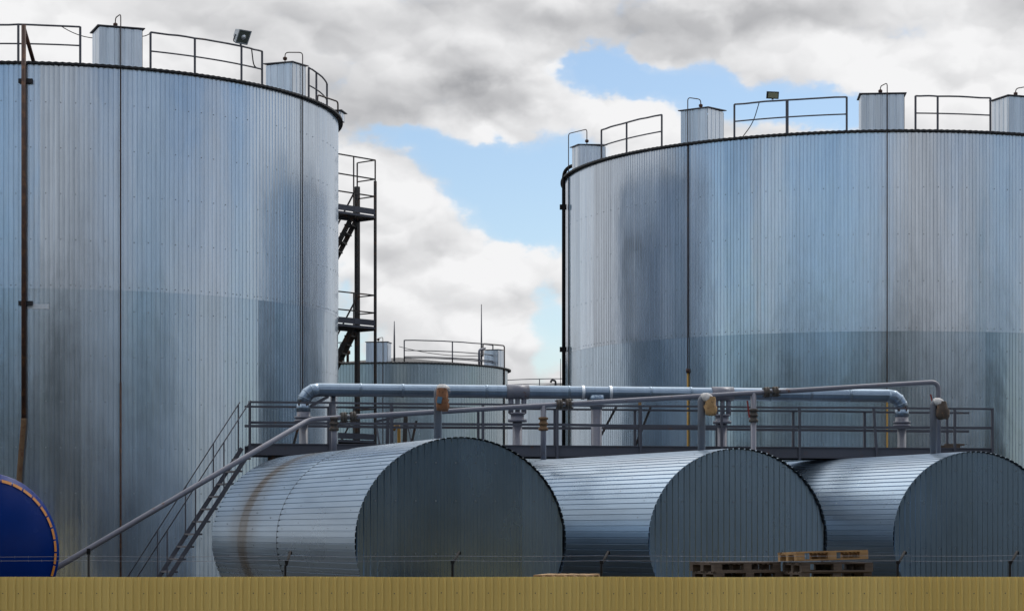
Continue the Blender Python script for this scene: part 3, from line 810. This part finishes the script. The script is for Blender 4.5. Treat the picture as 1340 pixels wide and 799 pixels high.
# ------------------------------------------------------------------ gooseneck vents with bags tied over their mouths
def vent(label,px,ytop,ybase,D,dirx,bagc,name_bag,bagsize,baglab,sackm,patch=False,zbase=None):
    b=P(px,ybase,D); z1=EYE+(HY-ytop)/F*D-.09
    t=thing('vent_pipe',label,'vent pipe',b,'gooseneck vent pipes on the horizontal tanks')
    n=7; pts=[b-Vector((0,0,.06)),Vector((b.x,b.y,z1-.02))]
    for i in range(n+1):
        a=math.pi*i/n; pts.append(Vector((b.x+dirx*.075*(1-math.cos(a)),b.y-.03*(1-math.cos(a)),z1+.085*math.sin(a))))
    mb=MB(); mb.tube(pts,[.068]*2+[.072]*(n+1),12); obj('pipe',mb,M['pipelight'],t)
    e=pts[-1]; w,h=bagsize
    sk=MB(); prof=[(.075,.03),(.09,-.02),(w*.40,-.10),(w*.52,-h*.45),(w*.50,-h*.78),(w*.40,-h*.97),(.01,-h)]
    # crumpled bag: a lathe with every ring pushed about
    o=Vector((e.x+(-.075 if patch else .01),e.y-(.09 if patch else .01),e.z+.06)); nk=14; ring=[]
    for ri,(r,d) in enumerate(prof):
        for k in range(nk):
            an=2*math.pi*k/nk; rr=r*(1+random.uniform(-.22,.22)*(ri>1))
            sk.v.append(o+Vector((math.cos(an)*rr*1.05,math.sin(an)*rr*.8,d+random.uniform(-.02,.02)*(ri>1))))
    for i in range(len(prof)-1):
        for k in range(nk):
            k2=(k+1)%nk; sk.face([i*nk+k,i*nk+k2,(i+1)*nk+k2,(i+1)*nk+k],0,True)
    if patch:
        sk.box(o+Vector((-.04,-w*.40-.008,-h*.5)),(.08,.02,.11),Matrix.Rotation(R_(12),3,'Y'),1)
    bag=solo(name_bag,sk,[sackm,M['patch']],baglab,'sack','bags tied over the vent mouths')
    # pale wrap at the top of the bend
    wr=MB(); wr.tube(pts[-6:-1],.083,10); obj('wrap',wr,M['white'],t)
vent('gooseneck vent pipe on the nearest horizontal tank, its mouth in an orange bag',573,508,574,39.05,1,None,'bag',(.22,.36),'stained orange bag with a blue patch over the first vent pipe',M['sack'],True)
vent('gooseneck vent pipe on the middle horizontal tank, its mouth in a tan bag',918,519,590,41.3,1,None,'bag',(.21,.30),'tan stained bag hanging on the middle vent pipe',M['sacktan'])
vent('gooseneck vent pipe at the right end, its mouth in a dark brown bag',1221.5,525,592,45.6,1,None,'bag',(.24,.32),'dark charred bag hanging on the right vent pipe',M['sackdark'])

# small yellow hooked pipe and prop bars behind the first horizontal tank
D=49.2; mb=MB(); mb.tube(fillet([P(522,700,D),P(522,557,D),P(517.5,556.5,D),P(515,563,D)],.1,5),.035,8)
solo('gas_pipe',mb,M['yellowpipe'],'thin yellow hooked pipe rising behind the nearest horizontal tank','pipe')
pr=thing('pipe_rack','dark leaning frame behind the walkway near the yellow hooked pipe','frame',P(505,700,50))
for (a,b,w,m) in (((492,551),(533,543),.05,'walk'),((531,545),(524,700),.09,'steel'),((531,545),(545,610),.03,'pipelight'),((508,538),(504,700),.07,'walk'),((493,560),(500,600),.04,'pipelight')):
    mb=MB(); mb.bar(P(a[0],a[1],50),P(b[0],b[1],50),w); obj('bar',mb,M[m],pr)
# plank lying at the end of the walkway
mb=MB(); c=wk(1245,.35,ZT+.05); mb.box(c,(.62,.16,.05),rotw@Matrix.Rotation(R_(6),3,'Z')); mb.box(c+wd*.2+Vector((0,0,.045)),(.42,.12,.04),rotw)
solo('plank',mb,M['wood'],'short brown plank lying on the right end of the walkway','plank')
# yellow pale box fixed by the reducer (small junction box)
c=wk(858,OFFW+.05); c.z=EYE+(HY-528)/F*c.y
jb=thing('junction_box','small pale junction box with a dark cap on a post of the walkway','junction box',c)
mb=MB(); mb.box(c,(.07,.07,.12)); obj('case',mb,M['sacktan'],jb)
mb=MB(); mb.box(c+Vector((-.02,0,.10)),(.16,.12,.05)); obj('cap',mb,M['eave'],jb)
mb=MB(); mb.bar(wk(857,OFFW+.05,ZT),c,.05); obj('stem',mb,M['walk'],jb)

# ------------------------------------------------------------------ blue tanker
bd=Vector((-.60,.80,0)); Bc=P(-17,722,36.0); rB=1.25
bt=thing('tanker','dark blue tanker barrel end with a ring of orange reflective tape','tanker',(Bc.x,Bc.y,0))
mb=MB(); mb.lathe(Bc,bd,[(rB*.985,-.0),(rB,.03),(rB,7.0)],64); obj('barrel',mb,M['blue'],bt)
def dish(r): return -.30*(1-(r/rB)**2)
mb=MB(); mb.lathe(Bc,bd,[(.001,dish(0))]+[(rB*i/12*.985,dish(rB*i/12)) for i in range(1,13)],64); obj('rear_head',mb,M['blue'],bt)
tx=bd.cross(Vector((0,0,1))).normalized(); tz=Vector((0,0,1))
tape=MB(); nT=36
for i in range(nT):
    seg=[]; sub=3; white=False
    r0,r1=1.118,1.165
    for k in range(sub+1):
        an=2*math.pi*(i+.03+k/sub*.86)/nT
        for r in (r0,r1): seg.append(Bc+tx*(math.cos(an)*r)+tz*(math.sin(an)*r)+bd*(dish(r)-.012))
    b=len(tape.v); tape.v+=seg
    for k in range(sub): tape.face([b+2*k,b+2*k+1,b+2*k+3,b+2*k+2],1 if white else 0)
obj('reflective_tape',tape,[M['tape'],M['tapew']],bt)
mb=MB()
for s_ in (-.45,.45): mb.bar(Bc+bd*.3+tx*s_-tz*1.32,Bc+bd*6.6+tx*s_-tz*1.32,.12,.22)
for q in (.5,3.2,6.0): mb.box(Bc+bd*q-tz*1.18,(1.3,.2,.3),Matrix((tx,bd,tz)).transposed())
obj('chassis',mb,M['steel'],bt)
for q in (1.1,2.5):
    for s_ in (-.95,.95):
        mb=MB(); mb.lathe(Bc+bd*q+tx*(s_-.15)-tz*(Bc.z-.5),tx,[(.28,0),(.5,.02),(.5,.28),(.28,.3)],24); obj('wheel',mb,M['black'],bt)
for s_ in (-.5,.5):
    mb=MB(); p=Bc+bd*6.0+tx*s_; mb.bar((p.x,p.y,0),(p.x,p.y,Bc.z-1.3),.12); obj('landing_leg',mb,M['steel'],bt)

# ------------------------------------------------------------------ pallets
def make_pallet(mats,label,loc,rotz,group,tilt=(0,0)):
    t=thing('pallet',label,'pallet',loc,group,local=True,rotz=rotz); t.rotation_euler=(tilt[0],tilt[1],rotz)
    L,Wd=1.2,.8
    for i in range(5):
        mb=MB(); y=-Wd/2+.07+i*(Wd-.14)/4; mb.box((0,y,.133),(L+random.uniform(-.01,.02),.125 if i%2==0 else .10,.022)); obj('top_board',mb,mats,t)
    for x in (-L/2+.07,0,L/2-.07):
        mb=MB(); mb.box((x,0,.111),(.14,Wd,.022)); obj('cross_board',mb,mats,t)
    for x in (-L/2+.07,0,L/2-.07):
        for y in (-Wd/2+.05,0,Wd/2-.05):
            mb=MB(); mb.box((x,y,.061),(.14,.10,.078)); obj('block',mb,mats,t)
    for y in (-Wd/2+.05,0,Wd/2-.05):
        mb=MB(); mb.box((0,y,.011),(L,.10,.022)); obj('skid_board',mb,mats,t)
    return t
def copy_tree(o,parent=None):
    c=o.copy(); C.objects.link(c); c.parent=parent; OFF[c.name]=OFF.get(o.name,Vector())
    for ch in o.children: copy_tree(ch,c)
    return c
PG='wooden pallets stacked behind the fence'
HB=.147
def stackpos(px,D): v=P(px,700,D); v.z=0; return v
s1=stackpos(962,36.4); s2=stackpos(1083,36.2); s3=stackpos(742,34.5)
ztopA=EYE+(HY-735)/F*35.9
nA=int(round(ztopA/HB)); hA=ztopA/nA
oldp=make_pallet(M['wood'],'weathered dark pallet on top of the left stack, showing above the fence',(s1.x,s1.y,ztopA-.1445),R_(24),PG)
HIDL='weathered pallet lower in the stacks, covered by the yellow fence'
def add(label,pos,z,rz):
    o=copy_tree(oldp); o.location=(pos.x,pos.y,z); o.rotation_euler=(0,0,rz); o['label']=label; return o
step=.1445
for i in range(1,nA):
    lab='weathered pallet second from the top of the left stack, half hidden by the fence' if i==1 else HIDL
    add(lab,s1+Vector((random.uniform(-.03,.05),random.uniform(-.03,.03),0)),max(0,ztopA-step*(i+1)),R_(24+random.uniform(-2,2)))
labs=['weathered pallet directly under the bright new pallet','weathered pallet second under the bright new pallet, at the fence edge']
zR=EYE+(HY-735.5)/F*35.7
for i in range(0,nA):
    add(labs[i] if i<2 else HIDL,s2+Vector((random.uniform(-.03,.05),random.uniform(-.03,.03),0)),max(0,zR-step*(i+1)),R_(18+random.uniform(-3,3)))
make_pallet(M['newwood'],'bright new pallet lying tilted on top of the right stack',(s2.x-.08,s2.y-.05,zR+.03),R_(14),PG,(R_(-1.5),R_(-1.3)))
zC=EYE+(HY-751.0)/F*34.3
pc=make_pallet(M['newwood'],'pale pallet whose board ends just show over the fence below the nearest tank',(s3.x,s3.y,zC-.1445),R_(78),PG)
for i in range(1,int(zC/step)):
    o=copy_tree(oldp); o.location=(s3.x,s3.y,max(0,zC-step*(i+1))); o.rotation_euler=(0,0,R_(78)); o['label']=HIDL

# ------------------------------------------------------------------ yellow fence with barbed wire
FD=30.0; FZ=EYE+(HY-754)/F*FD
fe=thing('fence','ochre yellow ribbed steel sheet fence along the bottom of the view','fence',(0,FD,0))
mb=MB(); pit=.1025; x0=-11.0; n=int(22/pit); xs=[]
for i in range(n):
    for fr,o in ((0,0),(.58,0),(.68,1),(.88,1),(.98,0)): xs.append((x0+(i+fr)*pit,o*.022))
sheet=1.236
for i,(x,d) in enumerate(xs):
    zt=FZ+(.002*math.sin(x*1.7))+.004*((int((x+50)/sheet)*37%7)/7-.5)
    for z in (.06,zt): mb.v.append(Vector((x,FD-d,z)))
for i in range(len(xs)-1): mb.face([2*i,2*i+2,2*i+3,2*i+1])
zs=EYE+(HY-775.5)/F*FD
for i in range(0,n,2):
    for z in (zs,zs-1.2):
        mb.bolt(Vector((x0+(i+.3)*pit,FD,z+random.uniform(-.006,.006))),(0,-1,0),.009,.006,1)
o=obj('sheet',mb,[M['fence'],M['flange']],fe); 
mb=MB()
for z in (zs,zs-1.2): mb.box((0,FD+.045,z),(22,.04,.05))
obj('back_rail',mb,M['steel'],fe)
armspx=(116,375,592,787,1175,1322)
wires=[]
for px in armspx:
    a=P(px if px!=375 else 373,752,FD+.08); mb=MB()
    low=Vector((a.x,FD+.10,0)); kx=.0 if px==116 else (.02 if px==375 else .05)
    up=P(px,722 if px==116 else 738,FD+.1); 
    tip=P(px+(0 if px==116 else 5 if px==375 else 9),721,FD+.30 if px!=116 else FD+.12)
    mb.tube([low,Vector((a.x,FD+.10,up.z-.02)),up,tip] if px!=116 else [low,tip],.017,6)
    mb.box(up+Vector((0,0,.03)),(.045,.03,.04)); mb.box(tip+Vector((0,0,-.02)),(.05,.03,.04))
    obj('barbed_wire_arm',mb,M['black'],fe)
bar=[]
for wi,(y0,y1) in enumerate(((727,726),(732.5,733))):
    mb=MB(); pts=[]
    xsx=[-200]+list(armspx)+[1560]
    for a,b in zip(xsx[:-1],xsx[1:]):
        for k in range(6):
            px=a+(b-a)*k/6; s_=k/6; y=y0+(y1-y0)*px/1340+2.2*4*s_*(1-s_)*.5+random.uniform(-.25,.25)
            pts.append(P(px,y,FD+.24-.1*wi))
    pts.append(P(1560,y1,FD+.24-.1*wi))
    mb.tube(pts,.0022,4)
    for p,q in zip(pts[:-1],pts[1:]):
        L=(q-p).length; m=int(L/.14)
        for i in range(m):
            c=p.lerp(q,(i+.5)/m); an=random.random()*6.28; v=Vector((random.uniform(-.006,.006),math.cos(an)*.016,math.sin(an)*.016))
            mb.bar(c-v,c+v,.0024)
    obj('barbed_wire',mb,M['pipe'],fe)

# ------------------------------------------------------------------ unseen wood, added behind the camera to darken low reflections in the metal
M['leaf']=paint('dark leaves',(.017,.025,.021),.7,0,.5,0,.4); M['bark']=paint('bark',(.05,.04,.03),.9)
rw=random.Random(3); mb=MB()
for i in range(150):
    x=-150+300*i/149+rw.uniform(-2,2); y=-32-rw.uniform(0,14)-abs(x)*.05; hgt=rw.uniform(16,21)*(1+.12*math.sin(x*.07))
    mb.tube([Vector((x,y,0)),Vector((x+rw.uniform(-.3,.3),y,hgt*.8))],[.22,.06],5,1)
    for k in range(280):
        u=rw.random(); z=hgt*(.06+.94*u); rad=2.8*math.sin(math.pi*(.12+.86*u))**.6*rw.random()**.4
        an=rw.random()*6.283; c=Vector((x+math.cos(an)*rad,y+math.sin(an)*rad,z)); sz=rw.uniform(.4,.85)
        p=Vector((rw.uniform(-1,1),rw.uniform(-1,1),rw.uniform(-1,1))).normalized(); q=p.cross(Vector((rw.uniform(-1,1),rw.uniform(-1,1),.3))).normalized()
        b=len(mb.v); mb.v+=[c-p*sz,c+q*sz*.6,c+p*sz,c-q*sz*.6]; mb.face([b,b+1,b+2,b+3])
tag(obj('added_reflection_wood',mb,[M['leaf'],M['bark']]),'added dark wood of broadleaf trees behind the camera, there to darken reflections in the metal','wood',kind='stuff')

# ------------------------------------------------------------------ sky
SUN_EL,SUN_AZ=R_(48),R_(38)      # azimuth clockwise from +Y (behind the tanks, to the right)
w=bpy.data.worlds.new('World'); bpy.context.scene.world=w; w.use_nodes=True; nt=w.node_tree
bg=nt.nodes['Background']; out=nt.nodes['World Output']
sky=nd(nt,'ShaderNodeTexSky',sky_type='NISHITA'); sky.sun_disc=False; sky.sun_elevation=SUN_EL; sky.sun_rotation=SUN_AZ
sky.air_density=1.0; sky.dust_density=.5; sky.ozone_density=2.5
nt.links.new(sky.outputs[0],bg.inputs[0]); bg.inputs[1].default_value=.115
co=nd(nt,'ShaderNodeTexCoord').outputs['Generated']
sep=nd(nt,'ShaderNodeSeparateXYZ'); nt.links.new(co,sep.inputs[0]); X,Y,Z=sep.outputs
yc=mth(nt,'MAXIMUM',Y,.08)
front=mth(nt,'GREATER_THAN',Y,.08)
U0=mth(nt,'DIVIDE',X,yc); V0=mth(nt,'DIVIDE',Z,yc)
dv=mapping(nt,co,(1,1,1.5))
wa=noise(nt,dv,30,4,.6); wb=noise(nt,mapping(nt,co,(1.1,.9,1.6)),34,4,.6)
U=mth(nt,'ADD',U0,mth(nt,'MULTIPLY',mth(nt,'SUBTRACT',wa,.5),.030)); V=mth(nt,'ADD',V0,mth(nt,'MULTIPLY',mth(nt,'SUBTRACT',wb,.5),.022))
def blobs(lst):
    acc=None
    for (px,py,rx,ry,amp) in lst:
        a=mth(nt,'DIVIDE',mth(nt,'SUBTRACT',U,(px-CX)/F),rx/F); b=mth(nt,'DIVIDE',mth(nt,'SUBTRACT',V,(HY-py)/F),ry/F)
        q=mth(nt,'ADD',mth(nt,'MULTIPLY',a,a),mth(nt,'MULTIPLY',b,b))
        e=mth(nt,'MULTIPLY',mth(nt,'EXPONENT',mth(nt,'MULTIPLY',q,-1.0)),amp)
        acc=e if acc is None else mth(nt,'ADD',acc,e)
    return mth(nt,'MULTIPLY',acc,front)
blue=blobs([(775,85,55,26,1.0),(830,108,80,24,.9),(945,135,110,32,1.0),(1060,145,80,28,1.0),(1115,150,30,25,.6),
            (665,250,95,56,1.1),(605,205,70,30,.85),(705,290,50,34,.9),(728,235,34,70,.9),(545,183,50,18,.6),(500,170,40,15,.3),
            (712,425,40,60,.75),(455,455,26,26,.55),(452,360,22,50,.5),(470,490,70,16,.4),(800,95,40,20,.3)])
white=blobs([(815,148,60,26,.75),(880,138,38,22,.6),(640,345,80,42,.7),(545,255,42,45,.5),(690,70,35,30,.5),(60,40,160,80,.6),(600,430,90,40,.35),(645,178,80,20,.4),(1220,90,130,60,.35),(735,82,12,14,.4)])
gray=blobs([(610,22,230,30,.42),(860,38,170,34,.50),(1010,20,130,22,.35),(660,120,75,32,.62),(560,125,110,40,.45),(440,110,110,60,.22),(1330,10,70,40,.35),
            (560,305,40,28,.30),(520,335,60,20,.25),(660,405,80,22,.35),(620,200,60,12,.2),(350,40,120,40,.14),(850,70,100,12,.25),(600,455,80,14,.2),(830,185,70,10,.15)])
n1=noise(nt,dv,9,5,.45); n2=noise(nt,dv,24,8,.56); n0=noise(nt,dv,2.6,5,.5)
def vadd(v,off):
    n=nd(nt,'ShaderNodeVectorMath',operation='ADD'); nt.links.new(v,n.inputs[0])
    if isinstance(off,bpy.types.NodeSocket): nt.links.new(off,n.inputs[1])
    else: n.inputs[1].default_value=off
    return n.outputs[0]
wn_=nd(nt,'ShaderNodeTexNoise'); nt.links.new(dv,wn_.inputs['Vector']); wn_.inputs['Scale'].default_value=40; wn_.inputs['Detail'].default_value=4
ws=nd(nt,'ShaderNodeVectorMath',operation='SCALE'); nt.links.new(vadd(wn_.outputs['Color'],(-.5,-.5,-.5)),ws.inputs[0]); ws.inputs['Scale'].default_value=.030
dw=vadd(dv,ws.outputs[0])
def puff(v,sc_):
    n=nd(nt,'ShaderNodeTexVoronoi',feature='F1'); nt.links.new(v,n.inputs['Vector']); n.inputs['Scale'].default_value=sc_
    return mth(nt,'SUBTRACT',1.0,n.outputs['Distance'])
up_=(.004,0,.011); up2=(.002,0,.005)
pA=puff(dw,24); pB=puff(dw,58)
pA2=puff(vadd(dw,up_),24); pB2=puff(vadd(dw,up2),58)
cover=mth(nt,'ADD',.60,mth(nt,'MULTIPLY',mth(nt,'SUBTRACT',n2,.5),1.5))
cover=mth(nt,'ADD',cover,mth(nt,'MULTIPLY',mth(nt,'SUBTRACT',pA,.55),.55)); cover=mth(nt,'ADD',cover,mth(nt,'MULTIPLY',mth(nt,'SUBTRACT',pB,.55),.25))
cover=mth(nt,'SUBTRACT',mth(nt,'ADD',cover,mth(nt,'MULTIPLY',white,.6)),mth(nt,'MULTIPLY',blue,1.0))
# away from the view: broken cloud from the low-frequency noise only
cover=mth(nt,'SUBTRACT',cover,mth(nt,'MULTIPLY',mth(nt,'SUBTRACT',1.0,front),ramp(nt,n0,.42,.62,1.0,0)))
mask=mth(nt,'ADD',mth(nt,'MULTIPLY',ramp(nt,cover,-.04,.30),.72),ramp(nt,cover,-.38,.42,0,.28))
relief=mth(nt,'ADD',mth(nt,'MULTIPLY',mth(nt,'SUBTRACT',pA,pA2),.42),mth(nt,'MULTIPLY',mth(nt,'SUBTRACT',pB,pB2),.15))
br=mth(nt,'ADD',.80,relief)
br=mth(nt,'ADD',br,mth(nt,'MULTIPLY',mth(nt,'SUBTRACT',n1,.5),.30))
br=mth(nt,'ADD',br,mth(nt,'MULTIPLY',mth(nt,'SUBTRACT',n2,.5),.10))
br=mth(nt,'ADD',br,mth(nt,'MULTIPLY',white,.25))
br=mth(nt,'SUBTRACT',br,mth(nt,'MULTIPLY',gray,.42))
br=mth(nt,'MAXIMUM',mth(nt,'MINIMUM',br,.92),.34)
br=mth(nt,'MULTIPLY',br,ramp(nt,Y,-.7,.55,.85,1.0)); br=mth(nt,'MULTIPLY',br,ramp(nt,Z,.28,.65,1.0,2.8))      # thinner, brighter cloud overhead near the sun
cr=nd(nt,'ShaderNodeCombineColor'); 
setin(nt,cr.inputs[0],mth(nt,'SUBTRACT',mth(nt,'MULTIPLY',br,1.03),.035)); setin(nt,cr.inputs[1],mth(nt,'SUBTRACT',mth(nt,'MULTIPLY',br,1.02),.026)); setin(nt,cr.inputs[2],br)
bgc=nd(nt,'ShaderNodeBackground'); nt.links.new(cr.outputs[0],bgc.inputs[0]); bgc.inputs[1].default_value=1.0
mx=nd(nt,'ShaderNodeMixShader'); nt.links.new(mask,mx.inputs[0]); nt.links.new(bg.outputs[0],mx.inputs[1]); nt.links.new(bgc.outputs[0],mx.inputs[2])
nt.links.new(mx.outputs[0],out.inputs[0])
w.cycles.sampling_method='MANUAL'; w.cycles.sample_map_resolution=512

sl=bpy.data.lights.new('sun','SUN'); sl.energy=1.0; sl.angle=R_(12); sl.color=(1,.95,.88)
so=bpy.data.objects.new('sun',sl); C.objects.link(so)
sd=Vector((math.sin(SUN_AZ)*math.cos(SUN_EL),math.cos(SUN_AZ)*math.cos(SUN_EL),math.sin(SUN_EL)))
so.rotation_euler=sd.to_track_quat('Z','Y').to_euler(); so.location=(0,40,60)

# ------------------------------------------------------------------ camera
cd=bpy.data.cameras.new('camera'); co_=bpy.data.objects.new('camera',cd); C.objects.link(co_)
co_.location=(0,0,EYE); co_.rotation_euler=(R_(90),0,0)
cd.sensor_width=36; cd.lens=36*F/1340; cd.shift_y=(HY-399.5)/1340; cd.clip_start=.5; cd.clip_end=9000
sc=bpy.context.scene; sc.camera=co_
sc.view_settings.view_transform='Standard'; sc.view_settings.look='None'; sc.view_settings.exposure=0; sc.view_settings.gamma=1
sc.cycles.max_bounces=6
